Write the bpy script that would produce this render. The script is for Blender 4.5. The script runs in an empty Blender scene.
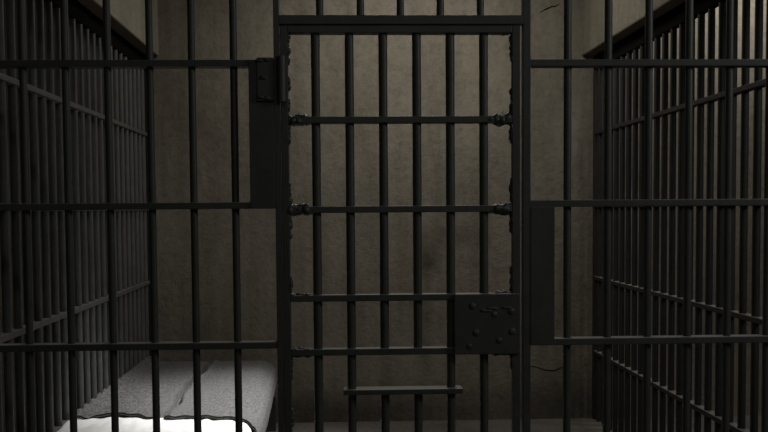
import bpy, bmesh, math, random
from mathutils import Vector, Matrix, noise
random.seed(7)
SC = bpy.context.scene
COL = SC.collection
PI = math.pi

# ------------------------------------------------------------------ materials
def mat(name):
    m = bpy.data.materials.new(name); m.use_nodes = True
    nt = m.node_tree
    return m, nt, nt.nodes['Principled BSDF']
def N(nt, typ, **kw):
    n = nt.nodes.new(typ)
    for k, v in kw.items():
        if k in n.inputs: n.inputs[k].default_value = v
        else: setattr(n, k, v)
    return n
def ramp(nt, src, stops):
    r = nt.nodes.new('ShaderNodeValToRGB'); e = r.color_ramp.elements
    while len(e) < len(stops): e.new(0.5)
    for el, (p, c) in zip(e, stops):
        el.position = p; el.color = (c[0], c[1], c[2], 1)
    nt.links.new(src, r.inputs['Fac']); return r
def gen(nt, scale=(1, 1, 1)):
    t = nt.nodes.new('ShaderNodeNewGeometry'); mp = nt.nodes.new('ShaderNodeMapping')
    mp.inputs['Scale'].default_value = scale
    nt.links.new(t.outputs['Position'], mp.inputs['Vector']); return mp.outputs['Vector']
def bump(nt, b, h, strength, dist):
    n = N(nt, 'ShaderNodeBump', Strength=strength, Distance=dist)
    nt.links.new(h, n.inputs['Height']); nt.links.new(n.outputs['Normal'], b.inputs['Normal'])

def paint_metal(name, c, rough=0.45, spec=0.5, lit_top=None):
    m, nt, b = mat(name)
    v = gen(nt)
    n = N(nt, 'ShaderNodeTexNoise', Scale=14.0, Detail=6.0, Roughness=0.65); nt.links.new(v, n.inputs['Vector'])
    r = ramp(nt, n.outputs['Fac'], [(0.3, [x*0.75 for x in c]), (0.6, c), (0.85, [x*1.35 for x in c])])
    nt.links.new(r.outputs['Color'], b.inputs['Base Color'])
    if lit_top:   # up-facing faces paler, painting in the lit rail tops
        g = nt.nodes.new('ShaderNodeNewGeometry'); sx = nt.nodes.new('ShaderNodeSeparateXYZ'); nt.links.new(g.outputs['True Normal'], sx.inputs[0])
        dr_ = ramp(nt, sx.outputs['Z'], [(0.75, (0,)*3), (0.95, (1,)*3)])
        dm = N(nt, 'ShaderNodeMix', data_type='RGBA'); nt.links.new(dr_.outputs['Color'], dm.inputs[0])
        nt.links.new(r.outputs['Color'], dm.inputs[6]); dm.inputs[7].default_value = (*lit_top, 1)
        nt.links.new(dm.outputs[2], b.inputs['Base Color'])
    f = N(nt, 'ShaderNodeTexNoise', Scale=90.0, Detail=3.0); nt.links.new(v, f.inputs['Vector'])
    bump(nt, b, f.outputs['Fac'], 0.25, 0.002)
    b.inputs['Roughness'].default_value = rough
    b.inputs['Specular IOR Level'].default_value = spec
    return m

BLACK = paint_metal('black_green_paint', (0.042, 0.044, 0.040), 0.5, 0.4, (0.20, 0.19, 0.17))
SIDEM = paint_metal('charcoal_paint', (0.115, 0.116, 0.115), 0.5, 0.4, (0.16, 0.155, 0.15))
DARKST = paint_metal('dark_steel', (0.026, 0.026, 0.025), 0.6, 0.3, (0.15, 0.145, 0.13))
WELD = paint_metal('painted_weld', (0.040, 0.041, 0.039), 0.5, 0.4)
BLACKCH = paint_metal('black_channel_paint', (0.010, 0.010, 0.009), 0.9, 0.0)
BRIGHT = paint_metal('weld_glint_steel', (0.35, 0.34, 0.32), 0.35, 0.6)

def concrete(name, cols, marks=(), streak=True, bumpd=0.006, scale=1.0):
    m, nt, b = mat(name)
    v = gen(nt)
    n1 = N(nt, 'ShaderNodeTexNoise', Scale=1.3*scale, Detail=8.0, Roughness=0.6); nt.links.new(v, n1.inputs['Vector'])
    n2 = N(nt, 'ShaderNodeTexNoise', Scale=22.0*scale, Detail=8.0, Roughness=0.7); nt.links.new(v, n2.inputs['Vector'])
    r1 = ramp(nt, n1.outputs['Fac'], [(0.32, cols[0]), (0.52, cols[1]), (0.72, cols[2])])
    r2 = ramp(nt, n2.outputs['Fac'], [(0.28, (0.72,)*3), (0.5, (1,)*3), (0.75, (1.18, 1.16, 1.15))])
    mx = N(nt, 'ShaderNodeMix', data_type='RGBA', blend_type='MULTIPLY'); mx.inputs[0].default_value = 1
    nt.links.new(r1.outputs['Color'], mx.inputs[6]); nt.links.new(r2.outputs['Color'], mx.inputs[7])
    out = mx.outputs[2]
    if streak:
        vs = gen(nt, (3.5, 3.5, 0.35))
        n3 = N(nt, 'ShaderNodeTexNoise', Scale=2.0, Detail=5.0, Roughness=0.6); nt.links.new(vs, n3.inputs['Vector'])
        r3 = ramp(nt, n3.outputs['Fac'], [(0.35, (0.80, 0.78, 0.76)), (0.55, (1, 1, 1)), (0.75, (1.06, 1.05, 1.02))])
        m3 = N(nt, 'ShaderNodeMix', data_type='RGBA', blend_type='MULTIPLY'); m3.inputs[0].default_value = 1
        nt.links.new(out, m3.inputs[6]); nt.links.new(r3.outputs['Color'], m3.inputs[7]); out = m3.outputs[2]
    # stains and painted bar shade, with a place and shape of their own: (x, y, z, radii, strength)
    wob = N(nt, 'ShaderNodeTexNoise', Scale=9.0, Detail=5.0); nt.links.new(v, wob.inputs['Vector'])
    for (cx, cy, cz, rx, ry, rz, k) in marks:
        mp = nt.nodes.new('ShaderNodeMapping'); mp.vector_type = 'TEXTURE'
        mp.inputs['Location'].default_value = (cx, cy, cz); mp.inputs['Scale'].default_value = (rx, ry, rz)
        add = N(nt, 'ShaderNodeVectorMath', operation='MULTIPLY_ADD')
        add.inputs[1].default_value = (0.09, 0.09, 0.09)
        nt.links.new(wob.outputs['Color'], add.inputs[0]); nt.links.new(v, add.inputs[2])
        sub = N(nt, 'ShaderNodeVectorMath', operation='SUBTRACT'); sub.inputs[1].default_value = (0.045, 0.045, 0.045)
        nt.links.new(add.outputs[0], sub.inputs[0]); nt.links.new(sub.outputs[0], mp.inputs['Vector'])
        ln = N(nt, 'ShaderNodeVectorMath', operation='LENGTH'); nt.links.new(mp.outputs['Vector'], ln.inputs[0])
        rr = ramp(nt, ln.outputs['Value'], [(0.15, (k,)*3), (1.0, (1,)*3)])
        m4 = N(nt, 'ShaderNodeMix', data_type='RGBA', blend_type='MULTIPLY'); m4.inputs[0].default_value = 1
        nt.links.new(out, m4.inputs[6]); nt.links.new(rr.outputs['Color'], m4.inputs[7]); out = m4.outputs[2]
    nt.links.new(out, b.inputs['Base Color'])
    b.inputs['Roughness'].default_value = 0.85; b.inputs['Specular IOR Level'].default_value = 0.25
    n4 = N(nt, 'ShaderNodeTexNoise', Scale=38.0*scale, Detail=9.0, Roughness=0.62); nt.links.new(v, n4.inputs['Vector'])
    bump(nt, b, n4.outputs['Fac'], 0.85, bumpd)
    return m

WALLC = [(0.195, 0.177, 0.142), (0.236, 0.216, 0.175), (0.268, 0.247, 0.202)]
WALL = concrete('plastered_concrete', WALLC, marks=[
    (0.565, 3.3, 1.02, 0.10, 9, 0.17, 0.45), (0.54, 3.3, 0.62, 0.09, 9, 0.42, 0.66), (0.72, 3.3, 1.18, 0.34, 9, 0.10, 0.72),  # the tall mark below the first paints in bar shade
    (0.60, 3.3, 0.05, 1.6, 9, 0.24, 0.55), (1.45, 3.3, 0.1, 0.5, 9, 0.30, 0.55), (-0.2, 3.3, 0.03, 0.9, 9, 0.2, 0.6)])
UPPER = concrete('upper_wall_concrete', [(0.26, 0.245, 0.195), (0.31, 0.29, 0.235), (0.34, 0.32, 0.26)])
UPPERR = concrete('shaded_upper_concrete', [(0.17, 0.16, 0.12), (0.20, 0.19, 0.145), (0.23, 0.215, 0.165)])  # darker copy for the right wall, painting in its shade
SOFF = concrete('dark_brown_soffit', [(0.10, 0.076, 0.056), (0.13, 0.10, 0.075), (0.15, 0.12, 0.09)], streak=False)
FLOORM = concrete('worn_concrete_floor', [(0.085, 0.078, 0.070), (0.12, 0.11, 0.10), (0.15, 0.14, 0.125)], streak=False, scale=1.6)
CEILM = concrete('ceiling_plaster', [(0.20, 0.19, 0.16)]*3, streak=False)
DARKW = concrete('dark_painted_block', [(0.085, 0.085, 0.082), (0.10, 0.10, 0.097), (0.115, 0.115, 0.11)], streak=False)
CRACK = paint_metal('crack_dark', (0.03, 0.026, 0.02), 0.9, 0.1)

def fabric(name, c0, c1, scale, rough=0.95, weave=400, sheen=0.0, bd=0.0015):
    m, nt, b = mat(name)
    v = gen(nt)
    n = N(nt, 'ShaderNodeTexNoise', Scale=scale, Detail=9.0, Roughness=0.7); nt.links.new(v, n.inputs['Vector'])
    r = ramp(nt, n.outputs['Fac'], [(0.36, c0), (0.64, c1)])
    nt.links.new(r.outputs['Color'], b.inputs['Base Color'])
    w = N(nt, 'ShaderNodeTexNoise', Scale=float(weave), Detail=2.0); nt.links.new(v, w.inputs['Vector'])
    bump(nt, b, w.outputs['Fac'], 0.4, bd)
    b.inputs['Roughness'].default_value = rough; b.inputs['Specular IOR Level'].default_value = 0.1
    b.inputs['Sheen Weight'].default_value = sheen
    return m
BLANKET = fabric('grey_wool', (0.05, 0.0495, 0.049), (0.195, 0.193, 0.191), 95, weave=150, bd=0.002)
SHEET = fabric('white_cotton', (0.78, 0.78, 0.77), (0.84, 0.84, 0.83), 6, rough=0.8, weave=600)
HEM = fabric('black_hem_shade', (0.012, 0.012, 0.012), (0.02, 0.02, 0.02), 50)  # black paints in the shadow line along the blanket edge
TICK = fabric('striped_grey_ticking', (0.30, 0.30, 0.31), (0.36, 0.36, 0.36), 12)

# ------------------------------------------------------------------ mesh helpers (world coordinates)
def box(bm, x0, x1, y0, y1, z0, z1, bev=0.0):
    r = bmesh.ops.create_cube(bm, size=1)
    vs = r['verts']
    for v in vs:
        v.co = Vector(((x0+x1)/2+v.co.x*(x1-x0), (y0+y1)/2+v.co.y*(y1-y0), (z0+z1)/2+v.co.z*(z1-z0)))
    if bev:
        es = list({e for v in vs for e in v.link_edges})
        bmesh.ops.bevel(bm, geom=es, offset=bev, segments=2, profile=0.6, affect='EDGES')
def rod(bm, x, y, z0, z1, r, seg=18, dents=True):
    """upright round bar, slightly out of true and thick with old paint"""
    n = max(2, int((z1-z0)/0.06)); ph = random.random()*9
    rings = []
    for i in range(n+1):
        z = z0+(z1-z0)*i/n
        k = 1+(0.045*noise.noise(Vector((x*7+ph, y*5, z*6))) if dents else 0)
        rings.append([bm.verts.new((x+r*k*math.cos(2*PI*j/seg), y+r*k*math.sin(2*PI*j/seg), z)) for j in range(seg)])
    for a, b in zip(rings, rings[1:]):
        for j in range(seg):
            f = bm.faces.new((a[j], a[(j+1) % seg], b[(j+1) % seg], b[j])); f.smooth = True
    for ring in (rings[0][::-1], rings[-1]): bm.faces.new([bm.verts.new(v.co) for v in ring])   # separate caps keep the sides' shading straight
def blob(bm, c, rad, amp=0.35, seed=0, sub=2):
    r = bmesh.ops.create_icosphere(bm, subdivisions=sub, radius=1)
    for v in r['verts']:
        k = 1+amp*noise.noise(v.co*1.9+Vector((seed, seed*1.7, 3.1)))
        v.co = Vector((c[0]+v.co.x*rad[0]*k, c[1]+v.co.y*rad[1]*k, c[2]+v.co.z*rad[2]*k))
    for f in {f for v in r['verts'] for f in v.link_faces}: f.smooth = True
def obj(name, bm, m, parent=None, loc=None, **props):
    """link a bmesh given in world coordinates as ONE object under parent"""
    off = Vector((0, 0, 0))
    p = parent
    while p: off += p.location; p = p.parent
    o_loc = Vector(loc)-off if loc else Vector((0, 0, 0))
    tot = off+o_loc
    for v in bm.verts: v.co -= tot
    bmesh.ops.recalc_face_normals(bm, faces=bm.faces[:])
    me = bpy.data.meshes.new(name); bm.to_mesh(me); bm.free()
    me.materials.append(m)
    o = bpy.data.objects.new(name, me); COL.objects.link(o)
    o.location = o_loc; o.parent = parent
    for k, v in props.items(): o[k] = v
    return o
def thing(name, loc, label, cat, group=None):
    o = bpy.data.objects.new(name, None); COL.objects.link(o); o.location = loc
    o.empty_display_size = 0.1
    o['label'] = label; o['category'] = cat; o['kind'] = 'thing'
    if group: o['group'] = group
    return o
def tag(o, label, cat, group=None):
    o['label'] = label; o['category'] = cat; o['kind'] = 'thing'
    if group: o['group'] = group
    return o
def boxo(name, m, dims, parent=None, bev=0.0, **props):
    bm = bmesh.new(); box(bm, *dims, bev=bev)
    loc = None if parent else ((dims[0]+dims[1])/2, (dims[2]+dims[3])/2, dims[4])
    return obj(name, bm, m, parent, loc, **props)
def struct(name, m, dims, bev=0.0): return boxo(name, m, dims, bev=bev, kind='structure')

# ------------------------------------------------------------------ setting
YB = 3.30           # face of the back wall
RX, LX = 1.644, -1.184   # planes of the side grilles
SOF = 2.31          # underside of the walls over the side grilles
CEIL = 3.15
struct('floor', FLOORM, (-3.2, 4.6, -6.0, YB, -0.2, 0.0))
struct('ceiling', CEILM, (-3.2, 4.6, -6.0, YB, CEIL, CEIL+0.2))
wb = struct('wall_back', WALL, (-3.2, 4.6, YB, YB+0.2, -0.2, CEIL+0.2))
struct('wall_left', UPPER, (-1.30, -1.095, -0.05, YB, SOF, CEIL))
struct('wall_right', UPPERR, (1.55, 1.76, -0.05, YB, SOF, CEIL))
# brown painted undersides of those walls
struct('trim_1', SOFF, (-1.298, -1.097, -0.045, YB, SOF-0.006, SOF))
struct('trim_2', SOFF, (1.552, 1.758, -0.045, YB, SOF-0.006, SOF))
struct('wall_front', UPPER, (-3.2, 4.6, -0.16, -0.06, 2.32, CEIL))
struct('wall_far_left', DARKW, (-3.4, -3.2, -6.0, YB, -0.2, CEIL+0.2))
struct('wall_far_right', WALL, (4.6, 4.8, -6.0, YB, -0.2, CEIL+0.2))
struct('front_left_blocker', DARKW, (-3.2, -1.25, -0.16, -0.06, 0, 2.32))  # unseen solid wall, added to keep the left neighbour cell dark
struct('wall_cell_left', DARKW, (-2.45, -2.35, -0.06, YB, 0, CEIL))

# hairline cracks and chips in the back wall, drawn as thin dark strips
def crack(pts, w):
    bm = bmesh.new(); prev = None
    for i, (x, z) in enumerate(pts):
        k = w*(0.35+0.65*math.sin(PI*(i+0.5)/len(pts)))
        a = bm.verts.new((x, YB-0.0015, z+k)); b = bm.verts.new((x, YB-0.0015, z-k))
        if prev: bm.faces.new((prev[0], a, b, prev[1]))
        prev = (a, b)
    bmesh.ops.solidify(bm, geom=bm.faces[:], thickness=0.003)
    obj('crack', bm, CRACK, wb, None)
crack([(1.285, 2.575), (1.31, 2.59), (1.335, 2.60), (1.36, 2.612), (1.39, 2.615), (1.41, 2.63)], 0.004)
crack([(1.22, 0.345), (1.27, 0.335), (1.32, 0.315), (1.38, 0.31), (1.42, 0.33), (1.47, 0.34)], 0.003)

# ------------------------------------------------------------------ barred fronts
ROWS = [2.276, 1.82, 1.362, 0.905, 0.433, 0.05]
RH = 0.0112          # half height of a rail
RD = 0.028          # half depth of a rail
BR = 0.0122         # radius of a fixed bar
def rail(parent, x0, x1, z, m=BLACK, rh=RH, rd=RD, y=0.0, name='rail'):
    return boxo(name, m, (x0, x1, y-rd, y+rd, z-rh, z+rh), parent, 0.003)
def bar(parent, x, z0, z1, r=BR, y=0.0, m=BLACK):
    bm = bmesh.new(); rod(bm, x, y, z0, z1, r); return obj('bar', bm, m, parent)

# left fixed panel
lp = thing('cell_grille', (-0.69, 0, 0), 'black fixed cell bars left of the door, standing in front of the bed', 'bars', 'fixed bars beside the door')
for k in range(-3, 4): bar(lp, -0.735+0.135*k, 0.0, 2.30)
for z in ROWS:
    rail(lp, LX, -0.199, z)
# wide cover plate beside the hinge
boxo('cover_plate', BLACK, (-0.280, -0.199, -0.033, -0.027, 1.352, 1.830), lp, 0.002)
# right fixed panel
rp = thing('cell_grille', (1.14, 0, 0), 'black fixed cell bars right of the door, next to its lock side', 'bars', 'fixed bars beside the door')
for k in range(0, 7): bar(rp, 0.762+0.135*k, 0.0, 2.30, 0.0128)
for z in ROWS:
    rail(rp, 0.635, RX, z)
boxo('cover_plate', BLACK, (0.635, 0.714, -0.033, -0.027, 0.895, 1.352), rp, 0.002)

# door frame with the barred transom above the door
fr = thing('door_frame', (0.22, 0, 0), 'black steel frame around the barred door, short bars standing above its header', 'door frame')
boxo('jamb', BLACK, (-0.199, -0.181, -0.030, 0.030, 0.0, 2.30), fr, 0.002)
boxo('jamb', BLACK, (0.610, 0.635, -0.030, 0.008, 0.0, 2.30), fr, 0.002)
boxo('header', BLACK, (-0.181, 0.610, -0.030, 0.030, 1.944, 1.973), fr, 0.002)
for u in (-0.0495, 0.0825, 0.2125, 0.343, 0.4745):
    bar(fr, u, 1.972, 2.30)
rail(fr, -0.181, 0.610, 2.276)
# hinge: leaf plate with rough welds, and the knuckle barrel
hg = boxo('hinge_plate', BLACK, (-0.253, -0.199, -0.044, -0.033, 1.697, 1.836), lp, 0.003)
bm = bmesh.new(); rod(bm, -0.174, -0.044, 1.695, 1.840, 0.0150, 16); obj('hinge_barrel', bm, BLACK, fr)
for i, (x, z) in enumerate([(-0.243, 1.827), (-0.222, 1.829), (-0.240, 1.709), (-0.220, 1.706), (-0.230, 1.772)]):
    bm = bmesh.new(); blob(bm, (x, -0.044, z), (0.014, 0.005, 0.007), 0.5, i); obj('weld_bead', bm, BLACK, hg)

# ------------------------------------------------------------------ the door
dr = thing('barred_gate', (0.21, 0, 0), 'black barred cell door with lock plate and food slot, closed in the middle', 'door')
DX = [-0.0653+0.1099*k for k in range(6)]
DB = 0.0145
DRZ = [1.638, 1.347, 1.057, 0.879]
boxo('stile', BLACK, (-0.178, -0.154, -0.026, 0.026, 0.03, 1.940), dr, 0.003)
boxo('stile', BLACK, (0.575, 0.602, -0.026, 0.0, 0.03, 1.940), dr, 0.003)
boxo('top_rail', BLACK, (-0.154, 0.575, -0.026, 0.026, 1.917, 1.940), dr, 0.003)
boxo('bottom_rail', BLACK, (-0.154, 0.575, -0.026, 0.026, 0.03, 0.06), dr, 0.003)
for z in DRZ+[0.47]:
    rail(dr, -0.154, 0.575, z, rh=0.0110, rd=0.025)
for k, x in enumerate(DX):
    if k in (2, 3):
        bar(dr, x, 0.879, 1.925, DB); bar(dr, x, 0.04, 0.750, DB)
    else:
        bar(dr, x, 0.04, 1.925, DB)
boxo('food_slot_shelf', BLACK, (0.016, 0.410, -0.038, 0.032, 0.738, 0.756), dr, 0.003)
lk = boxo('lock_plate', BLACK, (0.381, 0.599, -0.040, -0.027, 0.868, 1.068), dr, 0.004)
for (x, z, r) in [(0.442, 1.028, 0.012), (0.570, 1.010, 0.012), (0.513, 1.000, 0.010), (0.453, 0.940, 0.012), (0.572, 0.943, 0.012), (0.529, 0.914, 0.011), (0.431, 0.896, 0.010)]:
    bm = bmesh.new()
    g = bmesh.ops.create_uvsphere(bm, u_segments=14, v_segments=8, radius=r)
    for v in g['verts']: v.co = Vector((x+v.co.x, -0.0395+v.co.y*0.45, z+v.co.z))
    for f in bm.faces: f.smooth = True
    obj('bolt_head', bm, BLACK, lk)
# weld marks on the plate
for i, (x, z, rx) in enumerate([(0.487, 1.013, 0.022), (0.508, 1.020, 0.022), (0.555, 1.022, 0.018)]):
    bm = bmesh.new(); blob(bm, (x, -0.040, z), (rx, 0.004, 0.006), 0.5, i+3); obj('weld_bead', bm, BLACK, lk)

# lumpy welds where rails meet the stiles, and runs down the stiles' inner edges
seed = 0
def weld_joint(side, z):
    """fat weld wrapped on the rail end"""
    global seed
    bm = bmesh.new()
    for i in range(6):
        seed += 1
        d = 0.004+0.0125*i+random.uniform(-.003, .003)
        x = -0.154+d if side < 0 else 0.575-d
        rz = (0.0215 if i < 5 else 0.0135)*random.uniform(0.80, 1.08)
        blob(bm, (x, random.uniform(-0.008, 0.002), z+random.uniform(-0.004, 0.003)), (0.017, 0.026, rz), 0.35, seed)
    obj('weld_bead', bm, WELD, dr)
def weld_run(side, zs):
    global seed
    for (z0, z1) in zs:
        z = z0; bm = bmesh.new()
        while z < z1:
            seed += 1
            x = -0.1535 if side < 0 else 0.5745
            blob(bm, (x, random.uniform(-0.014, 0.0), z), (random.uniform(0.003, 0.0095), 0.014, random.uniform(0.009, 0.020)), 0.45, seed, 2)
            z += random.uniform(0.010, 0.020)
        obj('weld_bead', bm, WELD, dr)
def weld_corner(side, z, dz):
    global seed
    bm = bmesh.new()
    for i in range(7):
        seed += 1
        d = 0.004+0.0085*i
        x = -0.154+d if side < 0 else 0.575-d
        blob(bm, (x, random.uniform(-0.012, 0), z), (0.012, 0.016, random.uniform(0.003, 0.0075)), 0.45, seed, 2)
    obj('weld_bead', bm, WELD, dr)
for s in (-1, 1):
    for z in DRZ[:2]: weld_joint(s, z)
    weld_corner(s, 1.919, -1)
weld_corner(-1, 1.068, 1); weld_corner(1, 1.068, 1); weld_corner(-1, 0.889, 1); weld_corner(1, 0.866, -1); weld_corner(-1, 0.868, -1)
weld_run(-1, [(1.83, 1.912), (1.745, 1.775), (1.68, 1.71), (1.57, 1.62), (1.375, 1.43), (1.26, 1.33), (1.075, 1.13), (0.80, 0.86), (0.64, 0.69)])
weld_run(1, [(1.835, 1.90), (1.66, 1.735), (1.57, 1.62), (1.375, 1.44), (1.275, 1.33), (1.075, 1.15), (0.83, 0.86)])
# bright blobs painting in the lit spots on the welds
for i, (x, z, yy) in enumerate([(-0.118, 1.6585, -.024), (0.545, 1.6595, -.024), (-0.148, 1.402, -.016), (-0.117, 1.366, -.025), (0.540, 1.3665, -.026), (0.553, 1.3665, -.026), (0.528, 1.075, -.014), (0.545, 1.077, -.014)]):
    bm = bmesh.new(); blob(bm, (x, yy, z), (0.0045, 0.004, 0.0035), 0.4, i+40, 1)
    obj('weld_glint', bm, BRIGHT, dr, None, label='bright spot painting in light on the weld')

# ------------------------------------------------------------------ side grilles
def side_grille(x, label, ys, m):
    t = thing('barred_partition', (x, YB/2, 0), label, 'bars', 'barred partitions along the sides of the cell')
    for y in ys: bar(t, x, 0.0, SOF-0.03, 0.0158, y, m)
    for z in ROWS[1:5]:
        boxo('rail', m, (x-0.021, x+0.021, 0.032, YB, z-RH, z+RH), t, 0.003)
    boxo('top_channel', BLACKCH, (x-0.018, x+0.018, 0.032, YB, 2.213, SOF-0.006), t, 0.004)
    boxo('end_post', DARKST, (x-0.020, x+0.020, YB-0.05, YB, 0.0, 2.213), t, 0.003)
    return t
YS = [2.655-0.135*k for k in range(-4, 20)]
YS = [y for y in YS if 0.06 < y < YB-0.06]
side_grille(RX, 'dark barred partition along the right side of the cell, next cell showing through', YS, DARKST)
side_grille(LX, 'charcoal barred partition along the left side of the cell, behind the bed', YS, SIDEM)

# ------------------------------------------------------------------ bed
bf = thing('bed_frame', (-0.76, 2.05, 0), 'dark steel cot frame carrying the mattress along the left bars', 'bed')
X0, X1, Y0, Y1 = -1.140, -0.395, 0.80, 3.07
boxo('deck', DARKST, (X0+.03, X1-.03, Y0+.03, Y1-.03, 0.255, 0.262), bf)
for (a, b_, c, d) in ((X0, X0+.035, Y0, Y1), (X1-.035, X1, Y0, Y1), (X0+.035, X1-.035, Y0, Y0+.035), (X0+.035, X1-.035, Y1-.035, Y1)):
    boxo('side_rail', DARKST, (a, b_, c, d, 0.215, 0.262), bf, 0.003)
for x in (X0, X1-.035):
    for y in (Y0, Y1-.035):
        boxo('leg', DARKST, (x-.01, x+.045, y, y+.035, 0.0, 0.216), bf, 0.003)
bm = bmesh.new(); box(bm, X0+.005, X1+.01, Y0, Y1+.02, 0.262, 0.388, 0.05)
tag(obj('mattress', bm, TICK, None, (-0.76, 2.05, 0.262)), 'thin mattress on the cot under the grey blanket and white sheet', 'mattress')

TOP = 0.425
LEFT, RA, RB = -1.154, 0.115, 0.088
def xr(y): return -0.372+0.030*max(0.0, min(1.0, (3.0-y)/1.8))   # right edge of the made bed
ARC = 0.5*PI*math.sqrt((RA*RA+RB*RB)/2)
def profile(s, y, top, hang):
    """s = distance across the cloth from the left edge; returns x, z"""
    r = xr(y); flat = (r-RA)-LEFT
    if s < flat: return (LEFT+s, top+0.028*max(0.0, 1-s/0.10)**2)
    a = (s-flat)/ARC*PI/2
    return (r-RA+RA*math.sin(a), top-RB+RB*math.cos(a))     # curls in under the mattress edge
def smooth(a): a = max(0, min(1, a)); return a*a*(3-2*a)
def cloth(hem0, y_end, top, hang, nu, nv, wr):
    bm = bmesh.new(); grid = []
    for j in range(nv+1):
        row = []
        for i in range(nu+1):
            yy = 2.0
            L = (xr(yy)-RA-LEFT)+ARC+hang
            s = L*i/nu
            x0, z0 = profile(s, yy, top, hang)
            ya = hem0(x0, s, L); yb = y_end(x0, s, L)
            y = ya+(yb-ya)*(j/nv)
            x, z = profile(s, y, top, hang)
            dz = wr(x, y, z, s)
            row.append(bm.verts.new((x+(dz*0.6 if z < top-0.03 else 0), y, z+(dz if z > top-0.06 else 0))))
        grid.append(row)
    for j in range(nv):
        for i in range(nu):
            f = bm.faces.new((grid[j][i], grid[j][i+1], grid[j+1][i+1], grid[j+1][i])); f.smooth = True
    return bm, grid
# grey blanket
def hem(x, s, L):
    t = smooth((s-(L-0.205))/0.18)
    return 1.235-0.10*(x+0.80)-0.13*math.exp(-((x+1.16)/0.07)**2)+0.010*math.sin(x*19+1)+0.012*math.sin(x*62)+0.03*math.exp(-((x+1.02)/0.10)**2)-0.30*t
# white sheet over the near end of the mattress
def sheet_wr(x, y, z, s):
    return 0.006*noise.noise(Vector((x*7, y*9, 1)))+0.007*noise.noise(Vector((x*26, y*7, 4)))+0.010*math.exp(-((x+0.95)/0.22)**2)*math.exp(-((y-1.15)/0.16)**2)
bm, g = cloth(lambda x, s, L: 0.80, lambda x, s, L: hem(x, s, L)+0.03, TOP-0.001, 0.05, 90, 60, sheet_wr)
sh = obj('sheet', bm, SHEET, None, (-0.76, 1.2, TOP)); tag(sh, 'white cotton sheet turned down at the near end of the cot', 'sheet')
md = sh.modifiers.new('thick', 'SOLIDIFY'); md.thickness = 0.004; md.offset = -1
def end(x, s, L): return 3.095-0.05*smooth((s-(L-0.26))/0.26)
def blank_wr(x, y, z, s):
    c = -0.785+0.012*math.sin(y*5.2)+0.006*math.sin(y*13)
    d = -0.046*math.exp(-((x-c)/0.015)**2)*smooth((3.09-y)/0.2)*smooth((y-1.20)/0.06)+0.007*math.exp(-((x-c-0.035)/0.018)**2)
    lf = smooth((-0.80-x)/0.15)*smooth((2.5-y)/0.6)
    d += 0.0080*lf*math.sin(y*50+x*6+2.0*noise.noise(Vector((x*3, y*3, 0))))
    d += 0.006*noise.noise(Vector((x*4, y*3, 7)))
    edge = smooth((3.11-y)/0.10)
    return d*1.0+(edge-1)*0.02+0.014
bm, g = cloth(hem, end, TOP, 0.075, 170, 150, blank_wr)
hem_pts = [v.co.copy() for v in g[0]]
bl = obj('blanket', bm, BLANKET, None, (-0.76, 2.3, TOP)); tag(bl, 'grey wool blanket spread over the cot with a lengthwise crease', 'blanket')
md = bl.modifiers.new('thick', 'SOLIDIFY'); md.thickness = 0.007; md.offset = -1
bm = bmesh.new(); seg = 8; prev = None
for i, p in enumerate(hem_pts):
    a = hem_pts[max(0, i-1)]; b_ = hem_pts[min(len(hem_pts)-1, i+1)]
    t = (b_-a).normalized(); n1 = t.cross(Vector((0, 0, 1)))
    n1 = n1.normalized() if n1.length > 1e-4 else Vector((1, 0, 0)); n2 = t.cross(n1)
    ring = [bm.verts.new(p+Vector((0, -0.002, 0.003))+(n1*math.cos(2*PI*k/seg)+n2*math.sin(2*PI*k/seg))*0.0030) for k in range(seg)]
    if prev:
        for k in range(seg):
            f = bm.faces.new((prev[k], prev[(k+1) % seg], ring[(k+1) % seg], ring[k])); f.smooth = True
    prev = ring
obj('hem', bm, HEM, bl, None, label='blanket hem, black to paint in its edge shadow')

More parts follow.
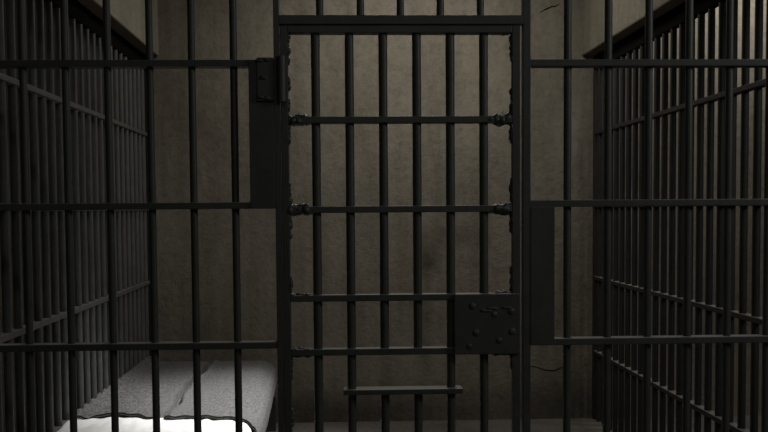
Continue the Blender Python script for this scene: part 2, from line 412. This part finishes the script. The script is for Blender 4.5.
# ------------------------------------------------------------------ light
w = bpy.data.worlds.new('World'); SC.world = w; w.use_nodes = True
bg = w.node_tree.nodes['Background']; bg.inputs['Color'].default_value = (1.0, 1.0, 0.97, 1); bg.inputs['Strength'].default_value = 0.05
def area(name, loc, target, sx, sy, power, col=(1, 0.95, 0.86), spread=PI):
    l = bpy.data.lights.new(name, 'AREA'); l.shape = 'RECTANGLE'; l.size = sx; l.size_y = sy; l.energy = power; l.color = col; l.spread = spread
    o = bpy.data.objects.new(name, l); COL.objects.link(o); o.location = loc
    o.rotation_euler = (Vector(target)-Vector(loc)).to_track_quat('-Z', 'Y').to_euler(); return o
def spot(name, loc, target, ang, blend, power, col=(1, 0.97, 0.93), size=0.12):
    l = bpy.data.lights.new(name, 'SPOT'); l.energy = power; l.spot_size = math.radians(ang); l.spot_blend = blend; l.color = col; l.shadow_soft_size = size
    o = bpy.data.objects.new(name, l); COL.objects.link(o); o.location = loc
    o.rotation_euler = (Vector(target)-Vector(loc)).to_track_quat('-Z', 'Y').to_euler(); return o
area('cell_ceiling_lamp', (0.45, 2.35, 3.08), (0.45, 2.35, 0), 0.6, 0.3, 17)
spot('bed_downlight', (0.35, 1.15, 3.05), (-0.17, 1.60, 0.4), 50, 1.0, 620, (1.0, 0.985, 0.97))
area('next_cell_lamp', (2.5, 2.85, 3.08), (2.5, 2.85, 0), 0.6, 0.3, 14)
area('left_cell_fill', (-1.9, 1.2, 3.08), (-1.9, 1.2, 0), 0.3, 0.6, 4)  # added fill light, greys the gaps between the left bars
area('corridor_fill', (0.4, -3.0, 3.08), (0.3, -2.3, 0), 1.6, 0.3, 7, (1.0, 1.0, 0.97))  # unseen fill light added for the fronts of the bars
area('corridor_end_lamp', (3.3, -1.5, 2.7), (0.0, -0.2, 1.2), 0.5, 0.8, 19, (1.0, 1.0, 0.98))

# ------------------------------------------------------------------ camera (recovered from the bars' perspective)
yaw, pit, rol, f, D, ppy = 0.04264, 0.05634, -0.00701, 1093.59, 3.59677, 271.574
cy_, sy_ = math.cos(yaw), math.sin(yaw); cp, sp = math.cos(pit), math.sin(pit)
fwd = Vector((sy_*cp, cy_*cp, -sp)); right0 = Vector((cy_, -sy_, 0)); up0 = right0.cross(fwd)
c, s = math.cos(rol), math.sin(rol)
right = right0*c+up0*s; up = up0*c-right0*s
cam = bpy.data.cameras.new('Camera'); co = bpy.data.objects.new('Camera', cam); COL.objects.link(co)
M = Matrix((right, up, -fwd)).transposed().to_4x4(); M.translation = (0, -D, 1.345)
co.matrix_world = M
cam.sensor_fit = 'HORIZONTAL'; cam.sensor_width = 36; cam.lens = 36*f/768
cam.shift_y = (ppy-216)/768
SC.camera = co
SC.view_settings.view_transform = 'Standard'; SC.view_settings.look = 'None'
SC.view_settings.gamma = 1; SC.view_settings.use_curve_mapping = False
SC.view_settings.exposure = 0.0
